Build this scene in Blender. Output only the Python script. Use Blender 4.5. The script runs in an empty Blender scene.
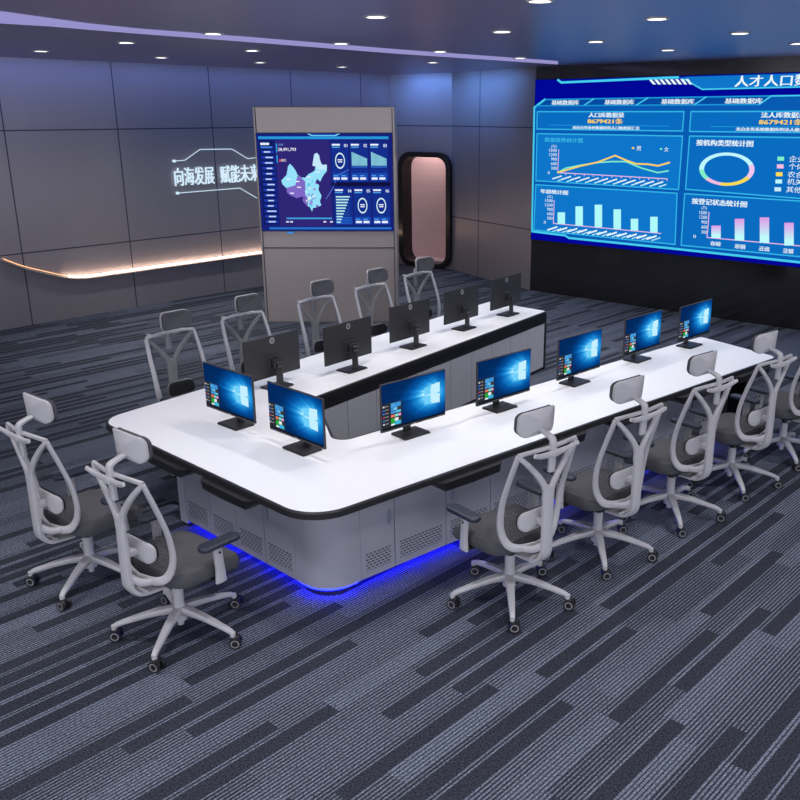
import bpy, bmesh, math, random
from mathutils import Vector, Matrix
random.seed(7)
R = math.radians
S = bpy.context.scene
COL = S.collection

# ---------------------------------------------------------------- camera
FPX, CX, PITCH, H = 882.0, 445.0, R(17.97), 3.1      # focal length and centre in pixels of the 800 x 800 photo
cam = bpy.data.cameras.new('camera'); camo = bpy.data.objects.new('camera', cam); COL.objects.link(camo)
cam.sensor_width = 36; cam.sensor_fit = 'HORIZONTAL'; cam.lens = FPX / 800 * 36; cam.shift_x = -(CX - 400) / 800
camo.location = (0, 0, H); camo.rotation_euler = (R(90) - PITCH, 0, 0); cam.clip_end = 100
S.camera = camo


def ray(px, py):
    dx = (px - CX) / FPX; dy = -(py - 400) / FPX
    return Vector((dx, math.cos(PITCH) + dy * math.sin(PITCH), -math.sin(PITCH) + dy * math.cos(PITCH)))


def at(px, py, z=0.0):
    """surveyed point of the room at height z"""
    d = ray(px, py); t = (z - H) / d.z
    return Vector((d.x * t, d.y * t, z))


class Plane:
    """vertical surface: s along it, z up, n towards the room"""
    def __init__(self, p0, ang):
        self.p = Vector((p0[0], p0[1], 0)); self.u = Vector((math.cos(ang), math.sin(ang), 0)); self.ang = ang
        self.n = Vector((math.sin(ang), -math.cos(ang), 0))

    def sz(self, px, py):
        d = ray(px, py); o = Vector((0, 0, H))
        t = self.n.dot(self.p - o) / self.n.dot(d)
        q = o + d * t
        return (q - self.p).dot(self.u), q.z

    def w(self, s, z, off=0.0):
        return self.p + self.u * s + self.n * off + Vector((0, 0, z))


# ---------------------------------------------------------------- materials
def lin(c):
    return tuple((v / 12.92 if v <= 0.04045 else ((v + 0.055) / 1.055) ** 2.4) for v in [x / 255 for x in c])


MATS = {}


def mat(name, rgb, rough=0.5, metal=0.0, noise=0.0, nscale=60, spec=0.5, coat=0.0, bump=0.0, stretch=None):
    if name in MATS: return MATS[name]
    m = bpy.data.materials.new(name); m.use_nodes = True; MATS[name] = m
    nt = m.node_tree; b = nt.nodes['Principled BSDF']
    c = lin(rgb)
    b.inputs['Base Color'].default_value = (*c, 1); b.inputs['Roughness'].default_value = rough
    b.inputs['Metallic'].default_value = metal; b.inputs['Specular IOR Level'].default_value = spec
    b.inputs['Coat Weight'].default_value = coat
    if noise or bump:
        tc = nt.nodes.new('ShaderNodeTexCoord'); n = nt.nodes.new('ShaderNodeTexNoise'); n.inputs['Scale'].default_value = nscale
        n.inputs['Detail'].default_value = 3
        src = tc.outputs['Object']
        if stretch:
            mp = nt.nodes.new('ShaderNodeMapping'); mp.inputs['Scale'].default_value = stretch
            nt.links.new(src, mp.inputs['Vector']); src = mp.outputs['Vector']
        nt.links.new(src, n.inputs['Vector'])
        if noise:
            mx = nt.nodes.new('ShaderNodeMix'); mx.data_type = 'RGBA'
            mx.inputs['A'].default_value = (*[v * (1 - noise) for v in c], 1)
            mx.inputs['B'].default_value = (*[min(1, v * (1 + noise)) for v in c], 1)
            nt.links.new(n.outputs['Fac'], mx.inputs['Factor']); nt.links.new(mx.outputs['Result'], b.inputs['Base Color'])
        if bump:
            bp_ = nt.nodes.new('ShaderNodeBump'); bp_.inputs['Strength'].default_value = bump; bp_.inputs['Distance'].default_value = 0.002
            nt.links.new(n.outputs['Fac'], bp_.inputs['Height']); nt.links.new(bp_.outputs['Normal'], b.inputs['Normal'])
    return m


def emit(rgb, strength=1.0, name=None):
    k = name or 'glow_%d_%d_%d_%d' % (*rgb, int(strength * 100))
    if k in MATS: return MATS[k]
    m = bpy.data.materials.new(k); m.use_nodes = True; MATS[k] = m
    nt = m.node_tree; nt.nodes.remove(nt.nodes['Principled BSDF'])
    e = nt.nodes.new('ShaderNodeEmission'); e.inputs['Color'].default_value = (*lin(rgb), 1); e.inputs['Strength'].default_value = strength
    nt.links.new(e.outputs[0], nt.nodes['Material Output'].inputs[0])
    return m


def mathn(nt, op, a, b=None, c=None, clamp=False):
    n = nt.nodes.new('ShaderNodeMath'); n.operation = op; n.use_clamp = clamp
    for i, v in enumerate((a, b, c)):
        if v is None: continue
        if isinstance(v, (int, float)): n.inputs[i].default_value = v
        else: nt.links.new(v, n.inputs[i])
    return n.outputs[0]


WHITE = mat('white_laminate', (240, 241, 246), 0.35, spec=0.4)
BLACKP = mat('black_plastic', (28, 28, 31), 0.42)
RIM = mat('black_edge_band', (34, 34, 37), 0.4, noise=0.2, nscale=30)
CHG = mat('light_grey_plastic', (180, 180, 184), 0.38, noise=0.02, nscale=20)
PADB = mat('black_arm_pad', (34, 40, 56), 0.45)
FAB = mat('dark_grey_fabric', (82, 82, 87), 0.95, noise=0.3, nscale=120, bump=0.0, spec=0.1)
STEEL = mat('painted_steel', (150, 152, 163), 0.42, noise=0.05, nscale=5)
STEELIN = mat('light_grey_panel', (190, 191, 198), 0.45, noise=0.03, nscale=5)
MON = mat('monitor_black', (48, 48, 51), 0.5, noise=0.05, nscale=8)
MONST = mat('monitor_stand_black', (36, 36, 39), 0.42)
SEAM = mat('dark_seam', (46, 55, 76), 0.5)
GAP = mat('shadow_gap', (55, 56, 64), 0.6)
WALLM = mat('brushed_wall_panel', (151, 146, 151), 0.42, metal=0.45, noise=0.06, nscale=3, stretch=(1, 1, 0.15))
COLM = mat('column_panel', (170, 161, 157), 0.32, metal=0.3, noise=0.06, nscale=4, stretch=(1, 1, 0.2))
CEIL = mat('ceiling_paint', (140, 132, 168), 0.32, metal=0.25, noise=0.04, nscale=1)
DARKW = mat('black_glass_wall', (32, 31, 33), 0.12, noise=0.1, nscale=2, spec=1.0)
TRIMB = mat('black_door_trim', (14, 15, 18), 0.3)
PINK = mat('corridor_wall', (205, 170, 168), 0.5, noise=0.10, nscale=2, stretch=(0.4, 0.4, 6))
RINGM = mat('caster_ring', (135, 135, 140), 0.35)
HANDLE = mat('handle_metal', (150, 156, 180), 0.3, metal=0.5)
LED_BLUE = emit((6, 10, 255), 60.0, 'blue_led')


def mesh_mat():
    m = bpy.data.materials.new('chair_mesh'); m.use_nodes = True; nt = m.node_tree
    b = nt.nodes['Principled BSDF']; b.inputs['Base Color'].default_value = (*lin((58, 58, 62)), 1); b.inputs['Roughness'].default_value = 0.8
    t = nt.nodes.new('ShaderNodeBsdfTransparent'); mx = nt.nodes.new('ShaderNodeMixShader'); mx.inputs[0].default_value = 0.36
    nt.links.new(t.outputs[0], mx.inputs[1]); nt.links.new(b.outputs[0], mx.inputs[2]); nt.links.new(mx.outputs[0], nt.nodes['Material Output'].inputs[0])
    return m


CMESH = mesh_mat()


def vent_mat():
    m = bpy.data.materials.new('perforated_vent'); m.use_nodes = True; nt = m.node_tree; b = nt.nodes['Principled BSDF']
    tc = nt.nodes.new('ShaderNodeTexCoord'); mp = nt.nodes.new('ShaderNodeMapping'); mp.inputs['Rotation'].default_value = (R(-90), 0, 0)
    br = nt.nodes.new('ShaderNodeTexBrick'); br.offset = 0.5; br.squash = 1
    br.inputs['Scale'].default_value = 1; br.inputs['Brick Width'].default_value = 0.034; br.inputs['Row Height'].default_value = 0.021
    br.inputs['Mortar Size'].default_value = 0.0055; br.inputs['Mortar Smooth'].default_value = 0; br.inputs['Bias'].default_value = 0
    br.inputs['Color1'].default_value = (*lin((40, 41, 47)), 1); br.inputs['Color2'].default_value = (*lin((40, 41, 47)), 1)
    br.inputs['Mortar'].default_value = (*lin((150, 152, 163)), 1)
    nt.links.new(tc.outputs['Object'], mp.inputs[0]); nt.links.new(mp.outputs[0], br.inputs['Vector'])
    nt.links.new(br.outputs['Color'], b.inputs['Base Color']); b.inputs['Roughness'].default_value = 0.45
    return m


VENT = vent_mat()


def carpet_mat():
    m = bpy.data.materials.new('striped_carpet'); m.use_nodes = True; nt = m.node_tree; b = nt.nodes['Principled BSDF']
    b.inputs['Roughness'].default_value = 0.95; b.inputs['Specular IOR Level'].default_value = 0.1
    tc = nt.nodes.new('ShaderNodeTexCoord'); mp = nt.nodes.new('ShaderNodeMapping'); mp.inputs['Rotation'].default_value = (0, 0, R(-47.5))
    nt.links.new(tc.outputs['Object'], mp.inputs[0])
    sp = nt.nodes.new('ShaderNodeSeparateXYZ'); nt.links.new(mp.outputs[0], sp.inputs[0])
    s, t = sp.outputs[0], sp.outputs[1]
    M = lambda *a, **k: mathn(nt, *a, **k)
    wn = lambda x, y: _wn(nt, x, y)
    # carpet planks 1.0 m x 0.25 m laid with random offsets: each repeats a printed stripe layout
    BW = 0.132
    tb = M('DIVIDE', t, BW); i = M('FLOOR', tb); f = M('FRACT', tb)
    off = wn(i, 3.3)
    sc_ = M('ADD', M('DIVIDE', s, 1.15), M('MULTIPLY', off, 7.0)); j = M('FLOOR', sc_)
    r1 = wn(i, j)                      # what fills the wide half of the band here
    r2 = wn(M('ADD', i, 31.7), j)
    big = nt.nodes.new('ShaderNodeTexNoise'); big.inputs['Scale'].default_value = 0.55; big.inputs['Detail'].default_value = 1
    nt.links.new(tc.outputs['Object'], big.inputs['Vector'])
    # broad drift decides how many bands are solid
    solid = M('LESS_THAN', r1, 0.46)
    inwide = M('LESS_THAN', f, 0.667)
    solid = M('MULTIPLY', solid, inwide)
    # fine light lines
    lp = M('FRACT', M('DIVIDE', t, BW / 6.0))
    duty = M('ADD', M('MULTIPLY', r2, 0.36), 0.30)
    line = M('LESS_THAN', lp, duty)
    line = M('MULTIPLY', line, M('SUBTRACT', 1.0, solid))
    n = nt.nodes.new('ShaderNodeTexNoise'); n.inputs['Scale'].default_value = 95; n.inputs['Detail'].default_value = 3
    nt.links.new(tc.outputs['Object'], n.inputs['Vector'])
    mx = nt.nodes.new('ShaderNodeMix'); mx.data_type = 'RGBA'
    mx.inputs['A'].default_value = (*lin((50, 53, 63)), 1); mx.inputs['B'].default_value = (*lin((108, 115, 131)), 1)
    nt.links.new(line, mx.inputs['Factor'])
    sx = nt.nodes.new('ShaderNodeMix'); sx.data_type = 'RGBA'; sx.blend_type = 'MULTIPLY'; sx.inputs['Factor'].default_value = 1
    g = M('ADD', M('MULTIPLY', M('SUBTRACT', n.outputs['Fac'], 0.5), 3.6), 1.0)
    cb = nt.nodes.new('ShaderNodeCombineXYZ')
    for k in range(3): nt.links.new(g, cb.inputs[k])
    nt.links.new(mx.outputs['Result'], sx.inputs['A']); nt.links.new(cb.outputs[0], sx.inputs['B'])
    nt.links.new(sx.outputs['Result'], b.inputs['Base Color'])
    return m


def _wn(nt, x, y):
    c = nt.nodes.new('ShaderNodeCombineXYZ')
    for k, v in enumerate((x, y)):
        if isinstance(v, (int, float)): c.inputs[k].default_value = v
        else: nt.links.new(v, c.inputs[k])
    w = nt.nodes.new('ShaderNodeTexWhiteNoise'); w.noise_dimensions = '2D'; nt.links.new(c.outputs[0], w.inputs['Vector'])
    return w.outputs['Value']


CARPET = carpet_mat()


# ---------------------------------------------------------------- mesh helpers
def put(name, bm, mats, parent=None, smooth=False, loc=None, rot=None):
    me = bpy.data.meshes.new(name)
    bmesh.ops.recalc_face_normals(bm, faces=bm.faces[:])
    bm.to_mesh(me); bm.free()
    for m in (mats if isinstance(mats, (list, tuple)) else [mats]): me.materials.append(m)
    if smooth:
        for p in me.polygons: p.use_smooth = True
        try: me.set_sharp_from_angle(angle=R(40))
        except Exception: pass
    o = bpy.data.objects.new(name, me); COL.objects.link(o)
    if parent: o.parent = parent
    if loc is not None: o.location = loc
    if rot is not None: o.rotation_euler = (0, 0, rot)
    return o


def thing(name, label, cat, loc=(0, 0, 0), rz=0.0, group=None):
    o = bpy.data.objects.new(name, None); COL.objects.link(o); o.location = loc; o.rotation_euler = (0, 0, rz)
    o.empty_display_size = 0.1
    tag(o, label, cat, group); return o


def tag(o, label, cat, group=None):
    o['label'] = label; o['category'] = cat
    if group: o['group'] = group
    return o


def struct(o):
    o['kind'] = 'structure'; return o


def box(bm, x0, x1, y0, y1, z0, z1, mi=0, bev=0.0, T=None):
    v = [bm.verts.new(p) for p in ((x0, y0, z0), (x1, y0, z0), (x1, y1, z0), (x0, y1, z0), (x0, y0, z1), (x1, y0, z1), (x1, y1, z1), (x0, y1, z1))]
    fs = [bm.faces.new([v[i] for i in q]) for q in ((3, 2, 1, 0), (4, 5, 6, 7), (0, 1, 5, 4), (1, 2, 6, 5), (2, 3, 7, 6), (3, 0, 4, 7))]
    for f in fs: f.material_index = mi
    if bev:
        es = list({e for f in fs for e in f.edges})
        r = bmesh.ops.bevel(bm, geom=es, offset=bev, segments=2, affect='EDGES', profile=0.5)
        for f in r['faces']: f.material_index = mi
        if T: bmesh.ops.transform(bm, matrix=T, verts=list({w for f in r['faces'] for w in f.verts} | {w for w in v if w.is_valid}))
    elif T: bmesh.ops.transform(bm, matrix=T, verts=v)


def prism(bm, pts, z0, z1, mi=0, cap0=True, cap1=True):
    a = [bm.verts.new((p[0], p[1], z0)) for p in pts]; b = [bm.verts.new((p[0], p[1], z1)) for p in pts]
    n = len(pts)
    for i in range(n): bm.faces.new((a[i], a[(i + 1) % n], b[(i + 1) % n], b[i])).material_index = mi
    if cap1: bm.faces.new(b).material_index = mi
    if cap0: bm.faces.new(a[::-1]).material_index = mi


def cyl(bm, c, r, z0, z1, n=20, mi=0, r1=None):
    r1 = r if r1 is None else r1
    a = [bm.verts.new((c[0] + r * math.cos(2 * math.pi * k / n), c[1] + r * math.sin(2 * math.pi * k / n), z0)) for k in range(n)]
    b = [bm.verts.new((c[0] + r1 * math.cos(2 * math.pi * k / n), c[1] + r1 * math.sin(2 * math.pi * k / n), z1)) for k in range(n)]
    for i in range(n): bm.faces.new((a[i], a[(i + 1) % n], b[(i + 1) % n], b[i])).material_index = mi
    bm.faces.new(b).material_index = mi; bm.faces.new(a[::-1]).material_index = mi


def cylx(bm, c, r, x0, x1, n=18, mi=0, T=None):
    """cylinder along x"""
    vs = []
    rings = []
    for x in (x0, x1):
        rings.append([bm.verts.new((c[0] + x, c[1] + r * math.cos(2 * math.pi * k / n), c[2] + r * math.sin(2 * math.pi * k / n))) for k in range(n)])
    a, b = rings
    for i in range(n): bm.faces.new((a[i], a[(i + 1) % n], b[(i + 1) % n], b[i])).material_index = mi
    bm.faces.new(b).material_index = mi; bm.faces.new(a[::-1]).material_index = mi


def smooth_path(pts, n=4):
    P = [Vector(p) for p in pts]; out = []
    for i in range(len(P) - 1):
        p0 = P[max(i - 1, 0)]; p1 = P[i]; p2 = P[i + 1]; p3 = P[min(i + 2, len(P) - 1)]
        for k in range(n):
            t = k / n
            out.append(0.5 * ((2 * p1) + (p2 - p0) * t + (2 * p0 - 5 * p1 + 4 * p2 - p3) * t * t + (-p0 + 3 * p1 - 3 * p2 + p3) * t ** 3))
    out.append(P[-1]); return out


def lerp_list(vals, n):
    m = len(vals) - 1; out = []
    for k in range(n):
        x = k / (n - 1) * m; i = min(int(x), m - 1); out.append(vals[i] + (vals[i + 1] - vals[i]) * (x - i))
    return out


def sweep(bm, pts, w, t, side=None, closed=False, mi=0, nseg=10):
    """rounded flat bar along pts: w across 'side', t the other way"""
    n = len(pts)
    w = lerp_list(w if isinstance(w, (list, tuple)) else [w, w], n); t = lerp_list(t if isinstance(t, (list, tuple)) else [t, t], n)
    rings = []
    for i, p in enumerate(pts):
        if closed: d = pts[(i + 1) % n] - pts[i - 1]
        else: d = pts[min(i + 1, n - 1)] - pts[max(i - 1, 0)]
        d.normalize()
        sd = d.cross(Vector((0, 1, 0))) if side == 'inplane' else Vector(side)
        sd = (sd - d * sd.dot(d)).normalized(); up = d.cross(sd)
        ring = []
        for k in range(nseg):
            a = 2 * math.pi * (k + 0.5) / nseg; ca, sa = math.cos(a), math.sin(a)
            q = 0.55
            ring.append(bm.verts.new(p + sd * (w[i] / 2 * math.copysign(abs(ca) ** q, ca)) + up * (t[i] / 2 * math.copysign(abs(sa) ** q, sa))))
        rings.append(ring)
    m = n if closed else n - 1
    for i in range(m):
        a, b = rings[i], rings[(i + 1) % n]
        for k in range(nseg): bm.faces.new((a[k], a[(k + 1) % nseg], b[(k + 1) % nseg], b[k])).material_index = mi
    if not closed:
        bm.faces.new(rings[0][::-1]).material_index = mi; bm.faces.new(rings[-1]).material_index = mi


def rrect(w, d, r, n=5):
    pts = []
    for cx, cy, a0 in ((w / 2 - r, d / 2 - r, 0), (-w / 2 + r, d / 2 - r, 90), (-w / 2 + r, -d / 2 + r, 180), (w / 2 - r, -d / 2 + r, 270)):
        for k in range(n + 1):
            a = R(a0 + 90 * k / n); pts.append((cx + r * math.cos(a), cy + r * math.sin(a)))
    return pts


def pad(bm, w, d, r, th, rnd, fn, mi=0, n=5):
    """cushion with rounded outline and rounded rims; fn maps (x, y, h) to a place"""
    rings = []
    prof = [(rnd, 0), (rnd * 0.3, th * 0.08), (0, th * 0.3), (0, th * 0.7), (rnd * 0.3, th * 0.92), (rnd, th)]
    for ins, h in prof:
        pts = rrect(w - 2 * ins, d - 2 * ins, max(r - ins, 0.004), n)
        rings.append([bm.verts.new(fn(x, y, h)) for x, y in pts])
    m = len(rings[0])
    for a, b in zip(rings, rings[1:]):
        for k in range(m): bm.faces.new((a[k], a[(k + 1) % m], b[(k + 1) % m], b[k])).material_index = mi
    # caps as shrinking rings so that curved pads stay curved
    for ring, h, rev in ((rings[0], 0, True), (rings[-1], th, False)):
        prev = ring
        for f in (0.75, 0.5, 0.25):
            pts = rrect((w - 2 * rnd) * f, (d - 2 * rnd) * f, max((r - rnd) * f, 0.003), n)
            cur = [bm.verts.new(fn(x, y, h)) for x, y in pts]
            for k in range(m):
                q = (prev[k], prev[(k + 1) % m], cur[(k + 1) % m], cur[k])
                bm.faces.new(q[::-1] if rev else q).material_index = mi
            prev = cur
        bm.faces.new(prev[::-1] if rev else prev).material_index = mi


def fillet(corners, seg=8):
    """corners: (x, y, radius)"""
    out = []; n = len(corners)
    for i in range(n):
        p = Vector(corners[i][:2]); r = corners[i][2]
        if r <= 0: out.append(p); continue
        a = (Vector(corners[i - 1][:2]) - p).normalized(); b = (Vector(corners[(i + 1) % n][:2]) - p).normalized()
        th = a.angle(b); L = r / math.tan(th / 2); c = p + (a + b).normalized() * (r / math.sin(th / 2))
        p1 = p + a * L; p2 = p + b * L
        a1 = math.atan2(*(p1 - c).yx); a2 = math.atan2(*(p2 - c).yx); d = (a2 - a1 + math.pi) % (2 * math.pi) - math.pi
        for k in range(seg + 1):
            an = a1 + d * k / seg; out.append(Vector((c.x + r * math.cos(an), c.y + r * math.sin(an))))
    return out


def offset_poly(pts, d):
    n = len(pts); out = []
    for i in range(n):
        p0, p1, p2 = pts[i - 1], pts[i], pts[(i + 1) % n]
        e1 = (p1 - p0).normalized(); e2 = (p2 - p1).normalized()
        n1 = Vector((-e1.y, e1.x)); n2 = Vector((-e2.y, e2.x)); b = n1 + n2
        out.append(p1 + b * (d / max(0.3, b.dot(n1))))
    return out


def isect(p, d, q, e):
    den = d.x * e.y - d.y * e.x; t = ((q.x - p.x) * e.y - (q.y - p.y) * e.x) / den
    return p + d * t


def text_mesh(s, bold=0.0):
    cu = bpy.data.curves.new('lettering', 'FONT'); cu.body = s; cu.size = 1; cu.resolution_u = 2; cu.offset = bold
    o = bpy.data.objects.new('lettering', cu); COL.objects.link(o)
    dg = bpy.context.evaluated_depsgraph_get(); dg.update()
    ev = o.evaluated_get(dg); me = bpy.data.meshes.new_from_object(ev)
    vs = [v.co.copy() for v in me.vertices]; fs = [list(p.vertices) for p in me.polygons]
    COL.objects.unlink(o); bpy.data.objects.remove(o); bpy.data.curves.remove(cu); bpy.data.meshes.remove(me)
    return vs, fs


class Canvas:
    """pictures shown by a screen, drawn on its plane in thin layers, gathered in one mesh"""
    def __init__(self, plane, off=0.0):
        self.pl = plane; self.bm = bmesh.new(); self.mats = []; self.off = off

    def mi(self, m):
        if m not in self.mats: self.mats.append(m)
        return self.mats.index(m)

    def sz(self, pts): return [self.pl.sz(*p) for p in pts]

    def poly(self, pts, m, lay=1, px=True):
        q = self.sz(pts) if px else pts
        f = self.bm.faces.new([self.bm.verts.new(self.pl.w(s, z, self.off + 0.0015 * lay)) for s, z in q]); f.material_index = self.mi(m)

    def line(self, pts, m, w=0.02, lay=2, closed=False, px=True):
        q = [Vector(a) for a in (self.sz(pts) if px else pts)]
        n = len(q); k = n if closed else n - 1
        for i in range(k):
            a, b = q[i], q[(i + 1) % n]; d = (b - a)
            if d.length < 1e-6: continue
            d.normalize(); nn = Vector((-d.y, d.x)) * w / 2; e = d * w * 0.35
            self.poly([a - e - nn, b + e - nn, b + e + nn, a - e + nn], m, lay, px=False)

    def rect(self, x0, y0, x1, y1, m, lay=1):
        self.poly([(x0, y0), (x1, y0), (x1, y1), (x0, y1)], m, lay)

    def text(self, s, xl, yc, xr, m, h, lay=3, bold=0.0, px=True):
        if bold:
            d = (0.35 if px else 0.006)
            self.text(s, xl - d, yc, xr - d, m, h, lay + 0.4, 0, px); self.text(s, xl + d, yc, xr + d, m, h, lay, 0, px); return
        """h: height of a full-width glyph in metres"""
        if px: (s0, z0), (s1, _) = self.pl.sz(xl, yc), self.pl.sz(xr, yc)
        else: s0, z0, s1 = xl, yc, xr
        vs, fs = text_mesh(s, bold)
        x0 = min(v.x for v in vs); x1 = max(v.x for v in vs); y0 = min(v.y for v in vs); y1 = max(v.y for v in vs)
        kx = (s1 - s0) / (x1 - x0); ky = h / (y1 - y0)
        bv = [self.bm.verts.new(self.pl.w(s0 + (v.x - x0) * kx, z0 + (v.y - (y0 + y1) / 2) * ky, self.off + 0.0015 * lay)) for v in vs]
        k = self.mi(m)
        for f in fs:
            try: self.bm.faces.new([bv[i] for i in f]).material_index = k
            except ValueError: pass

    def ring(self, cx, cy, rx, ry, frac, segs, lay=3):
        """segs: (a0, a1, material), radii in metres"""
        s0, z0 = self.pl.sz(cx, cy) if cy > 5 else (cx, cy)
        for a0, a1, m in segs:
            n = max(2, int(abs(a1 - a0) / 8)); k = self.mi(m)
            for i in range(n):
                q = []
                for a, f in ((a0 + (a1 - a0) * i / n, 1), (a0 + (a1 - a0) * (i + 1) / n, 1), (a0 + (a1 - a0) * (i + 1) / n, frac), (a0 + (a1 - a0) * i / n, frac)):
                    q.append((s0 + rx * f * math.cos(R(a)), z0 + ry * f * math.sin(R(a))))
                self.poly(q, m, lay, px=False)

    def done(self, name, parent):
        return put(name, self.bm, self.mats, parent)


# ================================================================ ROOM SHELL
ZC = 3.87
bm = bmesh.new(); box(bm, -17, 15, -3, 27, -0.1, 0); struct(put('floor', bm, CARPET))
bm = bmesh.new(); box(bm, -17, 15, -3, 27, ZC, ZC + 0.15); struct(put('ceiling', bm, CEIL))

LW = Plane((-5.2, 14.65), R(48.5))
LEDGE = [(-16, 1.62), (-2.3, 1.22), (-2.1, 1.07), (-1.83, 0.93), (-1.46, 0.79), (-1.16, 0.69), (-0.84, 0.65), (-0.4, 0.65)]


def wall_with_seams(name, pl, s0, s1, zs, ss, mts, thick=0.2, holes=None, z0=0.0, z1=ZC):
    bm = bmesh.new()
    if holes:
        outer = [(s0, z0), (s1, z0), (s1, z1), (s0, z1)]
        fr = []
        for off in (0, -thick):
            vo = [bm.verts.new(pl.w(a, b, off)) for a, b in outer]; vh = [bm.verts.new(pl.w(a, b, off)) for a, b in holes]
            es = [bm.edges.new((vo[i], vo[(i + 1) % 4])) for i in range(4)] + [bm.edges.new((vh[i], vh[(i + 1) % len(vh)])) for i in range(len(vh))]
            bmesh.ops.triangle_fill(bm, use_beauty=True, use_dissolve=False, edges=es); fr.append((vo, vh))
        for i in range(4): bm.faces.new((fr[0][0][i], fr[0][0][(i + 1) % 4], fr[1][0][(i + 1) % 4], fr[1][0][i]))
        m = len(holes)
        for i in range(m): bm.faces.new((fr[0][1][i], fr[0][1][(i + 1) % m], fr[1][1][(i + 1) % m], fr[1][1][i]))
    else:
        q = [pl.w(s0, 0, 0), pl.w(s1, 0, 0), pl.w(s1, 0, -thick), pl.w(s0, 0, -thick)]
        prism(bm, q, z0, z1)
    def strip(a, b, c, d):
        vs = [pl.w(a, c, 0.003), pl.w(b, c, 0.003), pl.w(b, d, 0.003), pl.w(a, d, 0.003)]
        bm.faces.new([bm.verts.new(v) for v in vs]).material_index = 1
    for z in zs:
        if isinstance(z, tuple): strip(z[1], z[2], z[0] - 0.009, z[0] + 0.009)
        else: strip(s0, s1, z - 0.009, z + 0.009)
    for s in ss:
        if isinstance(s, tuple): strip(s[0] - 0.012, s[0] + 0.012, s[1], s[2])
        else: strip(s - 0.009, s + 0.009, z0, z1)
    return struct(put(name, bm, mts))


corner = LW.w(6.15, 0)                                     # where the long wall meets the door wall, behind the column
wall_with_seams('wall_left', LW, -16, 6.15, [2.87, 1.1], [1.77 * k for k in range(-9, 4)], [WALLM, SEAM])
dA = Vector((0.13, 18.40, 0)); dB = Vector((1.575, 16.16, 0))
angD = math.atan2(dA.y - corner.y, dA.x - corner.x); DW = Plane(corner, angD); LD = (dA - corner).length
angE = math.atan2(dB.y - dA.y, dB.x - dA.x); EW = Plane(dA, angE); LE = (dB - dA).length
# door opening, a tall rounded portal
sL, zT = DW.sz(400.5, 153); sR, _ = DW.sz(452.5, 153)
_, zB = DW.sz(445, 269)
zT = 2.36; zB = 0.0
dc = (sL + sR) / 2 ; dw = sR - sL
hole = [(dc + x, (zT + zB) / 2 + y) for x, y in rrect(dw - 0.12, zT - zB - 0.12, 0.22, 6)]
LD2 = max(LD, sR + 0.1)
wall_with_seams('wall_back', DW, 0, LD2, [2.87], [], [WALLM, SEAM], holes=hole)
wall_with_seams('wall_corner', EW, 0, LE, [2.87, 1.1], [0.98], [WALLM, SEAM])
# portal trim
bm = bmesh.new()
def portal_ring(w0, h0, r0, w1, h1, r1, o0, o1):
    A = rrect(w0, h0, r0, 6); B = rrect(w1, h1, r1, 6); n = len(A); cz = (zT + zB) / 2
    L = [[bm.verts.new(DW.w(dc + x, cz + y, o)) for x, y in P] for P, o in ((A, o0), (A, o1), (B, o1), (B, o0))]
    for a, b in zip(L, L[1:] + L[:1]):
        for k in range(n): bm.faces.new((a[k], a[(k + 1) % n], b[(k + 1) % n], b[k]))
portal_ring(dw, zT - zB, 0.30, dw - 0.20, zT - zB - 0.20, 0.22, -0.24, 0.10)
struct(put('door_1', bm, TRIMB))
# corridor beyond the portal
bm = bmesh.new()
q = [DW.w(dc - 0.55, 0, -0.56), DW.w(dc + 2.2, 0, -0.56), DW.w(dc + 2.2, 0, -1.9), DW.w(dc - 0.55, 0, -1.9)]
def vwall(a, b, z0, z1, t=0.05):
    d = (b - a).normalized(); n = Vector((-d.y, d.x, 0)) * t
    prism(bm, [a, b, b + n, a + n], z0, z1)
vwall(DW.w(dc - 2.0, 0, -1.05), DW.w(dc + 1.2, 0, -1.05), 0.02, 3.0)
struct(put('wall_corridor', bm, PINK))
bm = bmesh.new(); prism(bm, [DW.w(dc - 2.0, 0, -0.24), DW.w(dc + 1.2, 0, -0.24), DW.w(dc + 1.2, 0, -1.05), DW.w(dc - 2.0, 0, -1.05)], 0.0, 0.02)
struct(put('floor_corridor', bm, mat('corridor_floor', (214, 190, 194), 0.35)))

SW = Plane((1.57, 16.15), R(-40.2))
bm = bmesh.new(); prism(bm, [SW.w(0, 0), SW.w(13.5, 0), SW.w(13.5, 0, -0.3), SW.w(0, 0, -0.3)], 0, ZC)
struct(put('wall_screen', bm, DARKW))

# cove light along the long wall: the ledge light that climbs at its left end
pts = [LW.w(s, z, 0.03) for s, z in LEDGE[2:]] ; pts = smooth_path(pts, 4) + [LW.w(6.0, 0.65, 0.03)]
bm = bmesh.new(); sweep(bm, [p + LW.n * 0.075 for p in pts[12:]], 0.022, 0.022, side=(0, 0, 1))
WS = thing('wall_light_strip', 'thin white light line along the brushed left wall, curving up at its left end', 'light strip', LW.w(0, 0.65, 0.03))
o = put('light_tube', bm, emit((255, 218, 188), 14.0, 'wall_led'), WS); o.matrix_parent_inverse = Matrix.Translation(-WS.location)
bm = bmesh.new(); sweep(bm, [p + LW.n * 0.07 for p in pts[:13]], 0.010, 0.010, side=(0, 0, 1), nseg=6)
o = put('light_tube', bm, emit((255, 184, 130), 2.5, 'warm_led'), WS); o.matrix_parent_inverse = Matrix.Translation(-WS.location)
bm = bmesh.new(); low = [p - Vector((0, 0, 0.035)) + LW.n * 0.038 for p in pts]; sweep(bm, low, 0.024, 0.134, side=(0, 0, 1))
o = put('ledge', bm, COLM, WS); o.matrix_parent_inverse = Matrix.Translation(-WS.location)

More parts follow.
